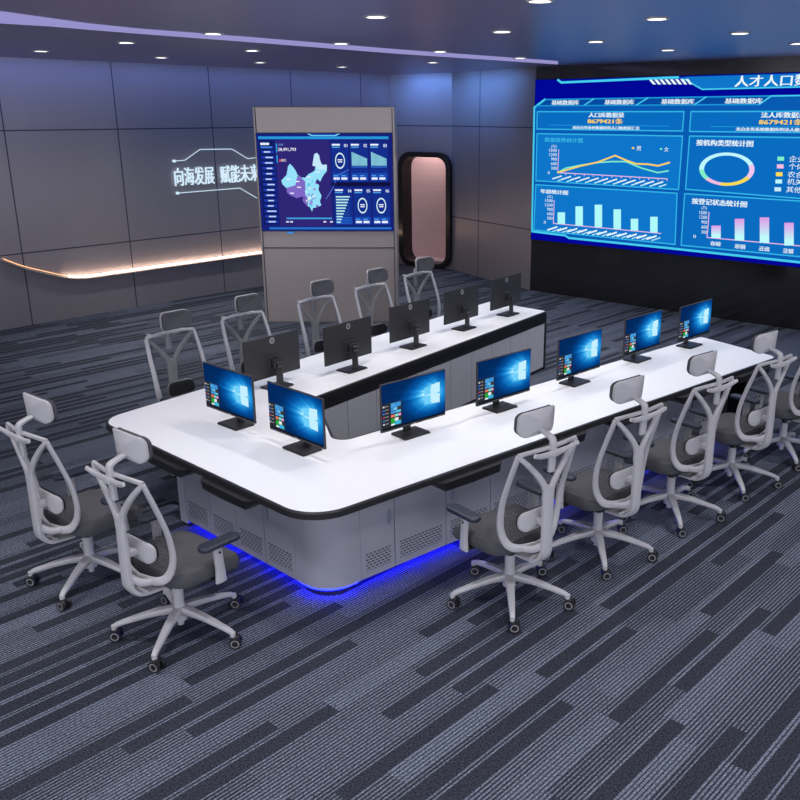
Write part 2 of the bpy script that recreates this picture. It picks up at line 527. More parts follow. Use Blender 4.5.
# ceiling light strip
tp = [(-80, 3), (0, 11), (50, 18), (90, 23.5), (140, 28.6), (250, 37), (400, 49.5), (558, 61.0)]
bt = [(558, 63.6), (400, 53), (250, 41), (140, 32.6), (90, 28.5), (50, 25), (0, 22), (-80, 15)]
poly = [at(x, y, ZC) for x, y in tp + bt]
bm = bmesh.new(); prism(bm, poly, ZC - 0.012, ZC - 0.001)
tag(put('ceiling_light_strip', bm, emit((172, 166, 230), 0.75, 'violet_strip')), 'long violet white light strip crossing the ceiling, widest at the left', 'light strip')

# downlights
NEARWALL = [(41, 50.5), (126, 42), (161, 57), (252, 50), (260, 62), (342, 66.5), (433, 62)]
OPEN = [(213, 33), (341, 43), (376, 16), (440, 51), (502, 31), (520, 57.5), (540, 0), (596, 41), (657, 18), (668, 49.5), (740, 32.5), (798, 43)]
ordw = ['first', 'second', 'third', 'fourth', 'fifth', 'sixth', 'seventh', 'eighth', 'ninth', 'tenth', 'eleventh', 'twelfth']
LAMP = emit((255, 252, 246), 5.0, 'lamp_glow')
spots = []


def downlight(p, label):
    t = thing('downlight', label, 'ceiling light', (p.x, p.y, ZC), 0, 'recessed downlights in the ceiling')
    bm = bmesh.new(); n = 24
    prof = [(0.105, 0), (0.105, -0.008), (0.095, -0.014), (0.08, -0.012), (0.08, 0)]
    L = [[bm.verts.new((r * math.cos(2 * math.pi * k / n), r * math.sin(2 * math.pi * k / n), z - 0.001)) for k in range(n)] for r, z in prof]
    for a, b in zip(L, L[1:] + L[:1]):
        for k in range(n): bm.faces.new((a[k], a[(k + 1) % n], b[(k + 1) % n], b[k]))
    put('trim_ring', bm, CHG, t, True)
    bm = bmesh.new(); cyl(bm, (0, 0), 0.079, -0.009, -0.002, 24); put('diffuser', bm, LAMP, t)
    spots.append(p)


for i, q in enumerate(NEARWALL):
    downlight(at(*q, ZC), 'round ceiling downlight beyond the violet strip, %s from the left on that wall side' % ordw[i])
for i, q in enumerate(OPEN):
    downlight(at(*q, ZC), 'round ceiling downlight on the camera side of the violet strip, %s from the left' % ordw[i])

# ================================================================ COLUMN WITH SCREEN
ca, cb = at(266, 322), at(398, 322)
CP = Plane(ca, math.atan2(cb.y - ca.y, cb.x - ca.x)); CW = (cb - ca).length
col = thing('display_column', 'freestanding grey beige panel column holding the map screen before the left wall', 'column', CP.w(CW / 2, 0, -0.25), CP.ang)
bm = bmesh.new(); w2 = CW / 2
box(bm, -w2, w2, -0.25, 0.25, 0, 3.2, bev=0.01); put('body', bm, COLM, col)
bm = bmesh.new()
for z0 in (1.15, ):
    box(bm, -w2 + 0.03, w2 - 0.03, -0.262, -0.248, z0, z0 + 0.014)
box(bm, -w2 + 0.03, -w2 + 0.042, -0.262, -0.248, 0.02, 3.18); box(bm, w2 - 0.042, w2 - 0.03, -0.262, -0.248, 0.02, 3.18)
put('panel_joint', bm, SEAM, col)
SP = Plane(CP.w(0, 0, 0.0), CP.ang)
s0, _ = SP.sz(266, 231); s1, _ = SP.sz(394.6, 231); z0 = 1.41; z1 = 2.84
s0 = 0.03
ms = thing('map_display', 'wall screen on the column showing a dark blue map dashboard', 'screen', SP.w((s0 + s1) / 2, z0, 0.012), CP.ang)
bm = bmesh.new(); hw = (s1 - s0) / 2; box(bm, -hw, hw, -0.035, 0.0, 0, z1 - z0, bev=0.004); put('housing', bm, BLACKP, ms)
PH = (258, 391, 133, 266, 394.6, 231)                      # corners of the picture in the photo


class MapPlane(Plane):
    """draws in the picture's own grid: x 38..768, y 70..595 (left-top to right-bottom)"""
    def sz(self, x, y):
        u = (x - 38) / (768 - 38); v = (y - 70) / (595 - 70)
        return s0 + 0.01 + u * (s1 - s0 - 0.02), z1 - 0.01 - v * (z1 - z0 - 0.02)


mp = MapPlane(CP.w(0, 0, 0.0), CP.ang)
C = Canvas(mp, 0.048)
E = emit
def vgrad(name, c0, c1, c2, strength=1.0):
    """screen picture colour that changes across it, fixed to the object's x"""
    return E(c1, strength, name)
C.rect(38, 70, 768, 595, E((22, 34, 120)), 0)
C.rect(140, 105, 430, 570, E((48, 38, 118)), 1)
C.rect(48, 86, 748, 100, E((40, 150, 220)), 2); C.poly([(310, 72), (490, 72), (465, 84), (335, 84)], E((120, 210, 245)), 3)
C.poly([(325, 72), (475, 72), (460, 79), (340, 79)], E((20, 60, 170)), 4)
C.rect(50, 108, 130, 560, E((16, 28, 96)), 1)
C.rect(58, 119, 105, 131, E((225, 235, 255)), 3); C.rect(58, 138, 122, 148, E((60, 120, 220)), 3)
for k in range(14):
    y = 160 + k * 29
    C.rect(60, y, 128, y + 15, E((28, 56, 170)), 2); C.rect(74 + (k * 7) % 11, y + 4, 108 + (k * 13) % 16, y + 11, E((190, 210, 250)), 3)
C.rect(141, 122, 147, 170, E((40, 160, 230)), 3); C.rect(141, 185, 147, 225, E((40, 160, 230)), 3)
C.text('总人口数', 152, 129, 180, E((120, 180, 240)), 0.03, 3)
C.text('28,491,793', 152, 155, 248, E((245, 248, 255)), 0.05, 3, bold=0.015); C.text('+89%', 158, 212, 192, E((250, 235, 240)), 0.04, 3)
C.rect(155, 206, 163, 220, E((220, 60, 60)), 4)
CHN = [(160, 320), (190, 290), (197, 262), (200, 245), (212, 230), (226, 245), (240, 265), (250, 290), (268, 303), (290, 305), (310, 285), (330, 276), (345, 265), (350, 245), (333, 240), (340, 210), (345, 180), (360, 172), (372, 185), (375, 210), (385, 235), (412, 235), (410, 270), (395, 285), (385, 300), (372, 325), (355, 310), (345, 330), (365, 345), (360, 370), (375, 400), (372, 415), (365, 430), (372, 455), (345, 465), (325, 470), (320, 490), (310, 465), (290, 455), (270, 430), (275, 405), (240, 415), (205, 400), (188, 385), (185, 360), (165, 340)]
C.poly(CHN, E((150, 225, 250)), 2)
C.poly([(185, 360), (235, 345), (242, 318), (250, 292), (268, 303), (290, 325), (288, 400), (275, 405), (240, 415), (205, 400), (188, 385)], E((128, 104, 198)), 3)
C.poly([(270, 430), (275, 405), (290, 400), (300, 420), (298, 458), (290, 455)], E((118, 92, 190)), 3)
C.poly([(345, 180), (360, 172), (372, 185), (375, 210), (385, 235), (412, 235), (405, 262), (360, 262), (352, 244), (333, 240)], E((196, 232, 252)), 3)
random.seed(3)
for k in range(26):
    x = random.uniform(285, 352); y = random.uniform(318, 455); w = random.uniform(7, 15)
    C.poly([(x, y), (x + w, y - 3), (x + w + 3, y + w * .7), (x + 2, y + w)], E(random.choice([(205, 240, 255), (120, 96, 190), (235, 240, 235), (100, 200, 240), (160, 140, 215)])), 4)
for x, y in ((200, 312), (215, 388), (255, 356), (248, 325), (310, 300), (360, 275)): C.rect(x - 11, y - 3, x + 11, y + 3, E((235, 240, 255)), 5)
C.rect(178, 522, 428, 530, E((60, 165, 225)), 3)
for x in (182, 204, 388, 425): C.rect(x - 8, 541, x + 8, 549, E((210, 220, 250)), 3)
CARD = E((20, 46, 140)); CARD2 = E((26, 74, 178)); TX = E((235, 242, 255)); TXB = E((80, 160, 230))
def card(x0, y0, x1, y1, num, kind):
    C.rect(x0, y0, x1, y1, CARD, 2); C.rect(x0 + 4, y0 + 160 * (y1 - y0) / 205, x1 - 4, y1 - 4, CARD2, 3)
    C.rect(x0 + 5, y0 + 7, x0 + 48, y0 + 16, TX, 3); C.rect(x0 + 5, y0 + 21, x0 + 46, y0 + 28, TXB, 3)
    C.text(num, x1 - 22, y0 + 16, x1 - 4, TX, 0.045, 3, bold=0.02)
    cx = (x0 + x1) / 2
    if kind == 'ring':
        a, b = mp.sz(cx, y0 + 96); r = 0.072
        C.ring(a, b, r, 0.115, 0.82, [(0, 360, E((215, 245, 250)))], 4)
        C.rect(cx - 13, y0 + 88, cx + 13, y0 + 94, TX, 4); C.rect(cx - 11, y0 + 99, cx + 11, y0 + 105, TX, 4)
    elif kind == 'bars':
        for i in range(14):
            x = x0 + 8 + i * 6; C.rect(x, y0 + 50 + i * 2.6, x + 4, y0 + 122, E((150, 225, 235)), 4)
        C.rect(x0 + 6, y0 + 126, x1 - 6, y0 + 132, E((50, 110, 200)), 4)
    else:
        for i in range(10):
            y = y0 + 44 + i * 15.5; C.rect(x0 + 8, y, x0 + 84 - i * 6, y + 7, E((190, 240, 240)), 4); C.rect(x0 + 8, y + 8, x0 + 80, y + 10, E((50, 120, 200)), 4)
    if kind != 'list':
        for a in (x0 + 8, x0 + 50):
            C.rect(a, y1 - 34, a + 24, y1 - 28, TXB, 4); C.rect(a, y1 - 22, a + 32, y1 - 10, TX, 4)
card(438, 118, 530, 325, '01', 'ring'); card(540, 118, 636, 325, '02', 'bars'); card(645, 118, 742, 325, '03', 'bars')
card(446, 360, 544, 562, '04', 'list'); card(552, 360, 646, 562, '05', 'ring'); card(654, 360, 750, 562, '06', 'ring')
C.rect(38, 331, 768, 331.5, E((18, 16, 60)), 1)
C.rect(434, 330, 755, 350, E((16, 18, 62)), 4)
C.rect(80, 575, 755, 587, E((40, 110, 200)), 2)
C.line([(400, 420), (440, 360), (470, 290), (530, 262)], E((90, 130, 230)), 0.008, 4)
C.done('screen_picture', ms).matrix_parent_inverse = (Matrix.Translation(ms.location) @ Matrix.Rotation(CP.ang, 4, 'Z')).inverted()
bm = bmesh.new(); box(bm, -0.62, -0.52, -0.045, -0.03, -0.03, -0.005, bev=0.002); put('status_light', bm, E((60, 140, 230)), ms)

# ================================================================ BIG VIDEO WALL
BZ0, BZ1 = 0.935, 3.665
bs0 = 0.02; bs1 = 8.6
vw = thing('video_wall', 'huge blue data dashboard screen on the black glass wall', 'screen', SW.w(0, 0, 0), SW.ang)
bm = bmesh.new(); box(bm, bs0, bs1, -0.06, -0.002, BZ0, BZ1, bev=0.006); put('housing', bm, BLACKP, vw)
C = Canvas(SW, 0.062)
NAVY = E((0, 6, 150)); BLUE = E((10, 108, 192)); BLUE2 = E((14, 118, 202)); CY = E((70, 205, 240)); CYD = E((28, 150, 215)); WT = E((235, 250, 255)); YE = E((250, 210, 90)); LC = E((190, 248, 255)); PK = E((235, 190, 235)); MINT = E((130, 240, 200))
C.poly([(bs0 + 0.01, BZ0 + 0.01), (bs1 - 0.01, BZ0 + 0.01), (bs1 - 0.01, BZ1 - 0.01), (bs0 + 0.01, BZ1 - 0.01)], NAVY, 0, px=False)
far = lambda y0, y1: (y1)
def ex(a, b, x):
    """carry a screen line on past the photo's edge, to column x"""
    return (x, a[1] + (b[1] - a[1]) * (x - a[0]) / (b[0] - a[0]))
XR = 960
# body
body = [(534, 231), (536.5, 107.5), (547, 99.6), ex((547, 99.6), (800, 95.6), XR), ex((670, 247.6), (800, 261.6), XR), (670, 247.6), (571, 237.6), (567, 235)]
C.poly(body, E((8, 90, 178)), 1)
C.line([body[-1], body[0], body[1], body[2]], CY, 0.035, 3); C.line([body[2], body[3]], CYD, 0.02, 3); C.line([body[4], body[5], body[6], body[7]], CY, 0.035, 3)
# tabs
DKT = E((4, 74, 160))
ty = lambda x: 99.6 - (x - 547) * 0.0158; by_ = lambda x: 105.8 - (x - 547) * 0.006
edges_ = [(538, 547), (586, 596), (638, 650), (696, 708), (761, 773)]
for (b0, t0), (b1, t1) in zip(edges_, edges_[1:]):
    C.poly([(t0, ty(t0)), (t1, ty(t1)), (b1, by_(b1)), (b0, by_(b0))], DKT, 2); C.line([(t1, ty(t1)), (b1, by_(b1))], CY, 0.02, 4)
C.line([(538, by_(538)), (761, by_(761))], CYD, 0.02, 4)
C.line([(761, by_(761)), (773, ty(773)), (XR, ty(XR))], CY, 0.02, 4)
for x0, x1 in ((554, 581), (607, 636), (663.5, 696), (727, 764)):
    C.text('基础数据库', x0, 102.7 - (x0 - 554) * 0.009, x1, WT, 0.075, 5, bold=0.02)
# header
C.line([(560, 80), (563.5, 82.6), (680, 77.4)], CY, 0.035, 2)
C.poly([(650, 78.0), (686, 77.0), (704, 89.4), ex((704, 89.4), (800, 87), XR), ex((686, 77), (800, 73.6), XR)][1:], BLUE2, 1)
C.poly([(656, 79.2), (686, 77.5), (686, 79)], BLUE2, 1)
C.line([(686, 79), (704, 89.4), ex((704, 89.4), (800, 87), XR)], CY, 0.02, 3)
for k in range(8):
    x = 651 + k * 5.2; C.poly([(x, 79.8 - k * 0.1), (x + 3, 79.8 - k * 0.1), (x + 7, 84.5), (x + 4, 84.5)], WT, 3)
C.text('人才人口数据库', 737, 81.6, 843, WT, 0.155, 3, bold=0.012)
def frame(pts, fill=BLUE):
    C.poly(pts, fill, 3); C.line(pts, E((52, 184, 232)), 0.019, 4, closed=True)
frame([(539.5, 111.7), (686, 111.6), (684.5, 131), (539, 129)])
frame([(693, 111.6), (XR, 111.0), (XR, 134), (691.5, 131.4)])
frame([(539.3, 133.6), (684.5, 136), (680.5, 189.3), (538, 180.5)], BLUE2)
frame([(691.5, 136), ex((691.5, 136), (800, 137.5), XR), ex((687.5, 189), (800, 198), XR), (687.5, 189)])
frame([(538, 184.5), (679, 193), (677, 244), (536, 229.5)], BLUE2)
frame([(686.6, 193.4), ex((686.6, 193.4), (800, 200.6), XR), ex((683, 244.8), (800, 256), XR), (683, 244.8)])
C.text('人口库数据量', 591, 115, 626, WT, 0.078, 5, bold=0.02); C.text('8679421条', 590, 121, 625, YE, 0.082, 5, bold=0.03)
C.line([(551, 125), (671, 126)], CYD, 0.012, 5); C.text('来自业务系统数据库的人口数据量汇总', 575, 127.4, 641.6, WT, 0.05, 5, bold=0.01)
C.text('法人库数据量', 763, 115, 808, WT, 0.078, 5, bold=0.02); C.text('8679421条', 761, 121.8, 805, YE, 0.082, 5, bold=0.03)
C.line([(712, 126.5), (880, 127)], CYD, 0.012, 5); C.text('来自业务系统数据库的法人数据量汇总', 738, 129, 822, WT, 0.05, 5, bold=0.01)
C.text('数据趋势统计图', 547, 139.6, 585, CY, 0.075, 5); C.text('年龄统计图', 543, 190.8, 570, WT, 0.075, 5, bold=0.02)
C.text('按机构类型统计图', 698.5, 142.4, 755, WT, 0.09, 5, bold=0.02); C.text('按登记状态统计图', 694, 200.6, 749, WT, 0.09, 5, bold=0.02)
# scales
def scale(x, ys, names):
    for y, t in zip(ys, names): C.text(t, x - 1.9 * len(t), y, x, WT, 0.05, 5)
scale(560 - 1, (146.4, 150, 154.3, 158.8, 163.3, 167.9), ('(万)', '1500', '1200', '900', '600', '300')); C.text('0', 550, 172.4, 552, WT, 0.05, 5)
scale(555, (196.5, 200, 204.4, 208.8, 213.2, 217.6), ('(万)', '1500', '1200', '900', '600', '300')); C.text('0', 546, 221.8, 548, WT, 0.05, 5)
scale(709, (207.5, 212, 216.5, 221.5, 226.4, 231.4), ('(万)', '1500', '1200', '900', '600', '300')); C.text('0', 695, 235.8, 698, WT, 0.05, 5)
C.line([(561, 149.5), (560, 172.4), (669, 178.6)], PK, 0.014, 6); C.line([(556.4, 200), (555.6, 223), (663, 233)], PK, 0.014, 6)
C.line([(711, 212), (709, 237), (825, 247.5)], PK, 0.014, 6)
for k in range(12):
    x = 568 + k * 9.2; y = 172.9 + (x - 560) * 0.057
    C.line([(x, y), (x, y + 1.2)], PK, 0.014, 6)
    for g in range(5):
        C.line([(x - 13 + g * 1.9, y + 5.2 - g * 0.6), (x - 12 + g * 1.9, y + 4.9 - g * 0.6)], WT, 0.022, 5)
        C.line([(x - 8 + g * 1.5, y + 7.4 - g * 0.5), (x - 7.2 + g * 1.5, y + 7.1 - g * 0.5)], LC, 0.018, 5)
for k in range(11):
    x = 561 + k * 9.9; y = 224 + (x - 556) * 0.092
    for g in range(5):
        C.line([(x - 11 + g * 2, y + 5 - g * 0.65), (x - 9.9 + g * 2, y + 4.7 - g * 0.65)], WT, 0.026, 5)
        C.line([(x - 6 + g * 1.8, y + 6.4 - g * 0.6), (x - 5.2 + g * 1.8, y + 6.2 - g * 0.6)], LC, 0.018, 5)
P4 = lambda l: [(a / 5 + 520, b / 5 + 150) for a, b in l]
C.line(P4([(200, 112), (240, 90), (310, 76), (400, 62), (470, 57), (540, 57), (620, 90), (700, 112), (752, 103)]), MINT, 0.022, 7)
C.line(P4([(200, 112), (310, 80), (400, 60), (487, 27), (540, 50), (590, 68), (650, 70), (700, 78), (758, 62)]), YE, 0.026, 8)
C.rect(634, 147, 636.4, 148.8, YE, 5); C.text('男', 638.6, 148.2, 643, WT, 0.07, 5); C.rect(662, 148, 664.2, 149.8, MINT, 5); C.text('女', 666.4, 149.2, 670.6, WT, 0.07, 5)
for x, t, b in ((563.6, 212, 223.6), (581.4, 206, 225.2), (600.6, 204.4, 226.8), (619.4, 209, 228.6), (636.6, 218.4, 230.2), (656, 216.4, 232)):
    C.rect(x - 3.7, t, x + 3.7, b, E((175, 250, 250)), 7)
def lmix(a, b, t): return tuple(int(p + (q - p) * t) for p, q in zip(a, b))
for x, t, b in ((718, 225.2, 237.6), (741.4, 218.4, 240), (766.3, 217, 242.4), (790.8, 222.3, 245), (816, 229, 247)):
    for i in range(16):
        y0 = t + (b - t) * i / 16; y1 = t + (b - t) * (i + 1) / 16
        C.rect(x - 4.7, y0, x + 4.7, y1, E(lmix((222, 160, 232), (190, 252, 252), min(1, i / 12))), 7)
for x, y, t in ((717.5, 242.8, '存续'), (742, 245.6, '吊销'), (766, 247.8, '迁出'), (790, 250, '注销')): C.text(t, x - 5, y, x + 5, WT, 0.07, 5, bold=0.01)
# ring chart
cS, cZ = SW.sz(728.3, 169); eS, _ = SW.sz(756.5, 169); _, tZ = SW.sz(728.3, 152.3)
rx = eS - cS; ry = tZ - cZ
C.ring(cS, cZ, rx, ry, 0.82, [(20, 185, LC), (-28, 20, E((240, 200, 240))), (-100, -28, E((250, 222, 80))), (-138, -100, E((245, 190, 225))), (-175, -138, MINT)], 7)
for (x, y), c, t in zip(((782.5, 158.5), (782, 166.2), (781, 174), (780.5, 181.2), (779.5, 189)), (MINT, E((245, 190, 225)), E((250, 222, 80)), LC, E((200, 235, 250))), ('企业', '个体', '农合', '机关', '其他')):
    C.rect(x - 3.3, y - 2, x + 3.3, y + 2, c, 5); C.text(t, x + 8.5, y, x + 24, WT, 0.085, 5)
C.done('screen_picture', vw).matrix_parent_inverse = (Matrix.Translation(vw.location) @ Matrix.Rotation(SW.ang, 4, 'Z')).inverted()

# ================================================================ SIGN ON LEFT WALL
sgS, sgZ = LW.sz(214, 176)
sign = thing('wall_sign', 'glowing white lettering sign between thin bracket lines on the left wall', 'sign', LW.w(sgS, sgZ, 0.0), LW.ang)
SG = emit((205, 228, 245), 1.1, 'sign_glow')
inv = (Matrix.Translation(sign.location) @ Matrix.Rotation(LW.ang, 4, 'Z')).inverted()


class Relief(Canvas):
    pass


def relief_text(s, xl, yc, xr, h, name):
    C = Canvas(LW, 0.02); C.text(s, xl, yc, xr, SG, h, 0)
    geo = bmesh.ops.extrude_face_region(C.bm, geom=C.bm.faces[:])
    bmesh.ops.translate(C.bm, vec=LW.n * 0.03, verts=[g for g in geo['geom'] if isinstance(g, bmesh.types.BMVert)])
    C.done(name, sign).matrix_parent_inverse = inv


hh = 0.30
_, zt = LW.sz(190, 177)
relief_text('向海发展', 173.5, 177, 213, 0.30, 'lettering'); relief_text('赋能未来', 219.5, 174.5, 258, 0.30, 'lettering')
for line in ([(173, 161), (184, 160.2), (199, 149.4), (231, 149), (247, 158.7), (256, 157.5)], [(176.5, 193), (239, 188), (256, 198)]):
    bm = bmesh.new(); P = [LW.w(*LW.sz(*p), 0.03) for p in line]
    sweep(bm, P, 0.012, 0.012, side=LW.n, nseg=6)
    sweep(bm, [P[0] - LW.n * 0.01, P[0] + LW.n * 0.02], 0.045, 0.045, side=(0, 0, 1), nseg=12)
    put('bracket_line', bm, SG, sign).matrix_parent_inverse = inv

# ================================================================ DESK
V = Vector
nA, nB = V((-0.42, 5.22)), V((3.40, 8.66)); eA, eB = V((-1.11, 5.13)), V((-2.52, 6.44)); fA, fB = V((-2.2, 7.57)), V((0.59, 11.48))
iA, iB = V((-1.12, 7.33)), V((1.29, 10.86)); jA, jB = V((-0.82, 6.22)), V((2.84, 9.55))
nd, ed, fd, id_, jd = (nB - nA).normalized(), (eB - eA).normalized(), (fB - fA).normalized(), (iB - iA).normalized(), (jB - jA).normalized()
c1 = isect(nA, nd, eA, ed); c2 = isect(eA, ed, fA, fd)
outline = fillet([(*nB, 0.03), (*fB, 0)][:0] + [(*c1, 0.30), (*nB, 0.12), (*jB, 0.06), (*jA, 0.08), (*iA, 0.08), (*iB, 0.06), (*fB, 0.06), (*c2, 0.24)], 8)
TOPZ = 0.75
# orientation: anticlockwise so that +offset goes inwards
ar = sum(a.x * b.y - b.x * a.y for a, b in zip(outline, outline[1:] + outline[:1]))
if ar < 0: outline = outline[::-1]
inner = offset_poly(outline, 0.024)
desk = thing('worktop', 'white V shaped console worktop with black rim, seating screens on both wings', 'desk', (*((c1 + c2) / 2), 0.70), 0)
dI = Matrix.Translation(desk.location).inverted()
bm = bmesh.new(); prism(bm, inner, 0.715, TOPZ + 0.001); put('top_panel', bm, WHITE, desk).matrix_parent_inverse = dI
bm = bmesh.new(); n = len(outline); inn = offset_poly(outline, 0.0235)
L = [[bm.verts.new((p.x, p.y, z)) for p in P] for P, z in ((outline, 0.705), (outline, TOPZ - 0.006), (offset_poly(outline, 0.005), TOPZ), (inn, TOPZ), (inn, 0.705))]
for a, b in zip(L, L[1:] + L[:1]):
    for k in range(n): bm.faces.new((a[k], a[(k + 1) % n], b[(k + 1) % n], b[k]))
o = put('edge_band', bm, RIM, desk); o.matrix_parent_inverse = dI


def frame_at(p, d):
    """matrix with x along d (2d), y inwards to the left of d, at p"""
    return Matrix.Translation((p.x, p.y, 0)) @ Matrix.Rotation(math.atan2(d.y, d.x), 4, 'Z')


# keyboard trays under the edge: tapered black pods
def tray(p, d, L=0.60):
    """p: left end on the edge seen from outside, d: along"""
    bm = bmesh.new()
    prof = [(0, 0.03), (0.04, 0.066), (L * 0.5, 0.072), (L - 0.04, 0.066), (L, 0.03)]
    yo, yi = -0.058, 0.19
    a = [bm.verts.new((x, yo + (0.03 if x in (0, L) else 0), 0.712)) for x, h in prof]; b = [bm.verts.new((x, yo + (0.03 if x in (0, L) else 0) + 0.012, 0.712 - h)) for x, h in prof]
    c = [bm.verts.new((x, yi, 0.712 - h)) for x, h in prof]; e = [bm.verts.new((x, yi, 0.712)) for x, h in prof]
    m = len(prof)
    for r0, r1 in ((a, b), (b, c), (c, e), (e, a)):
        for i in range(m - 1): bm.faces.new((r0[i], r0[i + 1], r1[i + 1], r1[i]))
    for i in (0, m - 1): bm.faces.new((a[i], b[i], c[i], e[i]))
    o = put('keyboard_tray', bm, BLACKP, desk); o.matrix_parent_inverse = dI @ frame_at(p, d)
    return o


nt0 = (V((0.0, 5.60)) - nA).dot(nd)
for k in range(5):
    tray(nA + nd * (nt0 - 0.08 + k * 0.95), nd, 0.61)
for x in ((-2.24, 6.18), (-1.66, 5.65)):
    t = (V(x) - eA).dot(-ed); tray(eA + (-ed) * t, -ed, 0.58)


# cabinets --------------------------------------------------------
Z0, Z1 = 0.062, 0.705
def cabinet(p, d, w, depth, label, group, door=None, vent=True, m=STEEL, zv=(0.115, 0.245), name='console_cabinet', z0=Z0, z1=Z1):
    t = thing(name, label, 'cabinet', (p.x, p.y, 0), math.atan2(d.y, d.x), group)
    bm = bmesh.new(); box(bm, 0.0, w, 0.016, depth, z0, z1); put('body', bm, GAP, t)
    bm = bmesh.new(); box(bm, 0.003, w - 0.003, 0, 0.0155, z0 + 0.002, z1 - 0.002, bev=0.0015)
    dn = put('door' if door else 'front_panel', bm, m, t)
    if vent:
        bm = bmesh.new(); pass
        x0, x1 = (0.045, w - 0.04)
        box(bm, x0, x1, -0.0025, -0.0003, zv[0], zv[1]); put('vent', bm, VENT, dn)
    if door:
        hx = w - 0.055 if door == 'R' else 0.055
        bm = bmesh.new(); sweep(bm, [V((hx, -0.010, 0.42)), V((hx, -0.010, 0.52))], 0.016, 0.014, side=(1, 0, 0)); put('handle', bm, HANDLE, dn)
    bm = bmesh.new(); box(bm, 0, w, 0.09, depth - 0.05, 0, z0); put('plinth', bm, BLACKP, t)
    return t


INS = 0.205
nn = V((-nd.y, nd.x))                                       # inwards
bn0 = nA + nn * INS; bnc = isect(bn0, nd, eA + V((ed.y, -ed.x)) * 0.245, ed)
en = V((ed.y, -ed.x))
if en.dot(nn + nd) < 0: en = -en
bnc = isect(bn0, nd, eA + en * 0.235, ed)
CR = 0.30
sN = bnc + nd * CR; sE = bnc + ed * CR
# curved corner unit
cu = thing('corner_cabinet', 'curved grey corner cabinet under the worktop corner nearest the camera', 'cabinet', (bnc.x, bnc.y, 0), math.atan2(nd.y, nd.x))
loc = lambda p: (Matrix.Rotation(-math.atan2(nd.y, nd.x), 4, 'Z') @ V((p.x - bnc.x, p.y - bnc.y, 0)))
arc = fillet([(*(bnc + ed * CR), 0), (*bnc, 0.24), (*(bnc + nd * CR), 0), (*(bnc + nd * CR + nn * 0.3), 0), (*(bnc + ed * CR + en * 0.3), 0)], 12)
bm = bmesh.new(); prism(bm, [loc(p) for p in arc][::1], Z0, Z1); put('body', bm, STEEL, cu, True)
ctr = sum(arc, V((0, 0))) / len(arc)
bm = bmesh.new(); prism(bm, [loc(ctr + (p - ctr) * 0.70) for p in arc], 0, Z0); put('plinth', bm, BLACKP, cu)
NEARL = ['narrow grey door cabinet with vent, beside the curved desk corner', 'wide grey vented panel cabinet, second right of the curved desk corner', 'grey vented door cabinet, third right of the curved desk corner, beside the first black tray',
         'grey vented cabinet on the near wing behind the first mesh chair seat', 'grey vented cabinet on the near wing between first and second mesh chairs', 'grey vented cabinet on the near wing behind the second mesh chair',
         'grey vented cabinet on the near wing between second and third mesh chairs', 'grey vented cabinet on the near wing behind the third mesh chair', 'grey vented cabinet on the near wing behind the fourth mesh chair', 'last grey cabinet on the near wing, by its open right end']
x = 0.0; p0 = sN; widths = [0.30, 0.48, 0.46, 0.46, 0.46, 0.46, 0.46, 0.46, 0.46, 0.42]; doors = ['R', None, 'L', None, 'R', None, 'L', None, 'R', None]
for i, (w, dr) in enumerate(zip(widths, doors)):
    cabinet(p0 + nd * x, nd, w - 0.001, 0.28, NEARL[i], 'cabinets under the near wing', dr); x += w
endx = p0 + nd * x
# black end frame under the near wing's open end
ef = thing('support_frame', 'black leg frame under the open right end of the near wing', 'leg frame', (endx.x, endx.y, 0), math.atan2(nd.y, nd.x))
bm = bmesh.new(); box(bm, 0.02, 0.07, -0.06, 0.50, 0, 0.704, bev=0.003); put('leg', bm, BLACKP, ef)
bm = bmesh.new(); box(bm, 0.40, 0.44, -0.06, 0.50, 0.0, 0.704, bev=0.003); put('leg', bm, BLACKP, ef)
bm = bmesh.new(); box(bm, 0.07, 0.40, 0.42, 0.45, 0.3, 0.70, bev=0.003); put('stretcher', bm, BLACKP, ef)
ENDL = ['grey vented door cabinet on the short end, nearest the curved corner', 'grey vented panel cabinet on the short end, second from the curved corner', 'grey vented door cabinet on the short end, third from the curved corner', 'grey vented panel cabinet on the short end, farthest from the curved corner']
x = 0.0; tot = (V((-2.06, 6.26)) - sE).length; w = tot / 4
for i in range(4):
    p = sE + ed * (w * (i + 1)); cabinet(p, -ed, w - 0.001, 0.28, ENDL[i], 'cabinets under the short end', ['L', None, 'L', None][i])
pe = sE + ed * (tot + 0.10)
t = thing('gable_panel', 'narrow plain grey upright panel closing the short end cabinets at the left', 'panel', (pe.x, pe.y, 0), math.atan2(-ed.y, -ed.x))
bm = bmesh.new(); box(bm, 0, 0.098, 0, 0.60, 0.03, 0.704, bev=0.004); put('body', bm, STEEL, t)
bm = bmesh.new(); box(bm, 0.01, 0.08, 0.03, 0.5, 0, 0.03); put('foot', bm, BLACKP, t)
# far wing inner face: light panels under a black fascia
ifl = (iB - iA).length; idn = V((-id_.y, id_.x))            # left of direction = towards the far side
fl = thing('fascia_beam', 'black beam under the inner edge of the far wing above light panels', 'beam', (iA.x, iA.y, 0), math.atan2(id_.y, id_.x))
bm = bmesh.new(); box(bm, -0.1, ifl - 0.005, 0.012, 0.05, 0.60, 0.704, bev=0.002); put('beam', bm, BLACKP, fl)
bm = bmesh.new(); box(bm, ifl - 0.04, ifl - 0.005, 0.008, 0.50, 0.0, 0.5995, bev=0.002); put('post', bm, BLACKP, fl)
nI = 10; wI = (ifl - 0.045) / nI
for i in range(nI):
    p = iA + id_ * (wI * i) + idn * 0.014
    cabinet(p, id_, wI - 0.001, 0.40, 'light grey inner panel cabinet of the far wing, %s from the open right end' % ordw[nI - 1 - i], 'inner cabinets of the far wing', None, False, STEELIN, name='inner_cabinet', z0=0.03, z1=0.598)
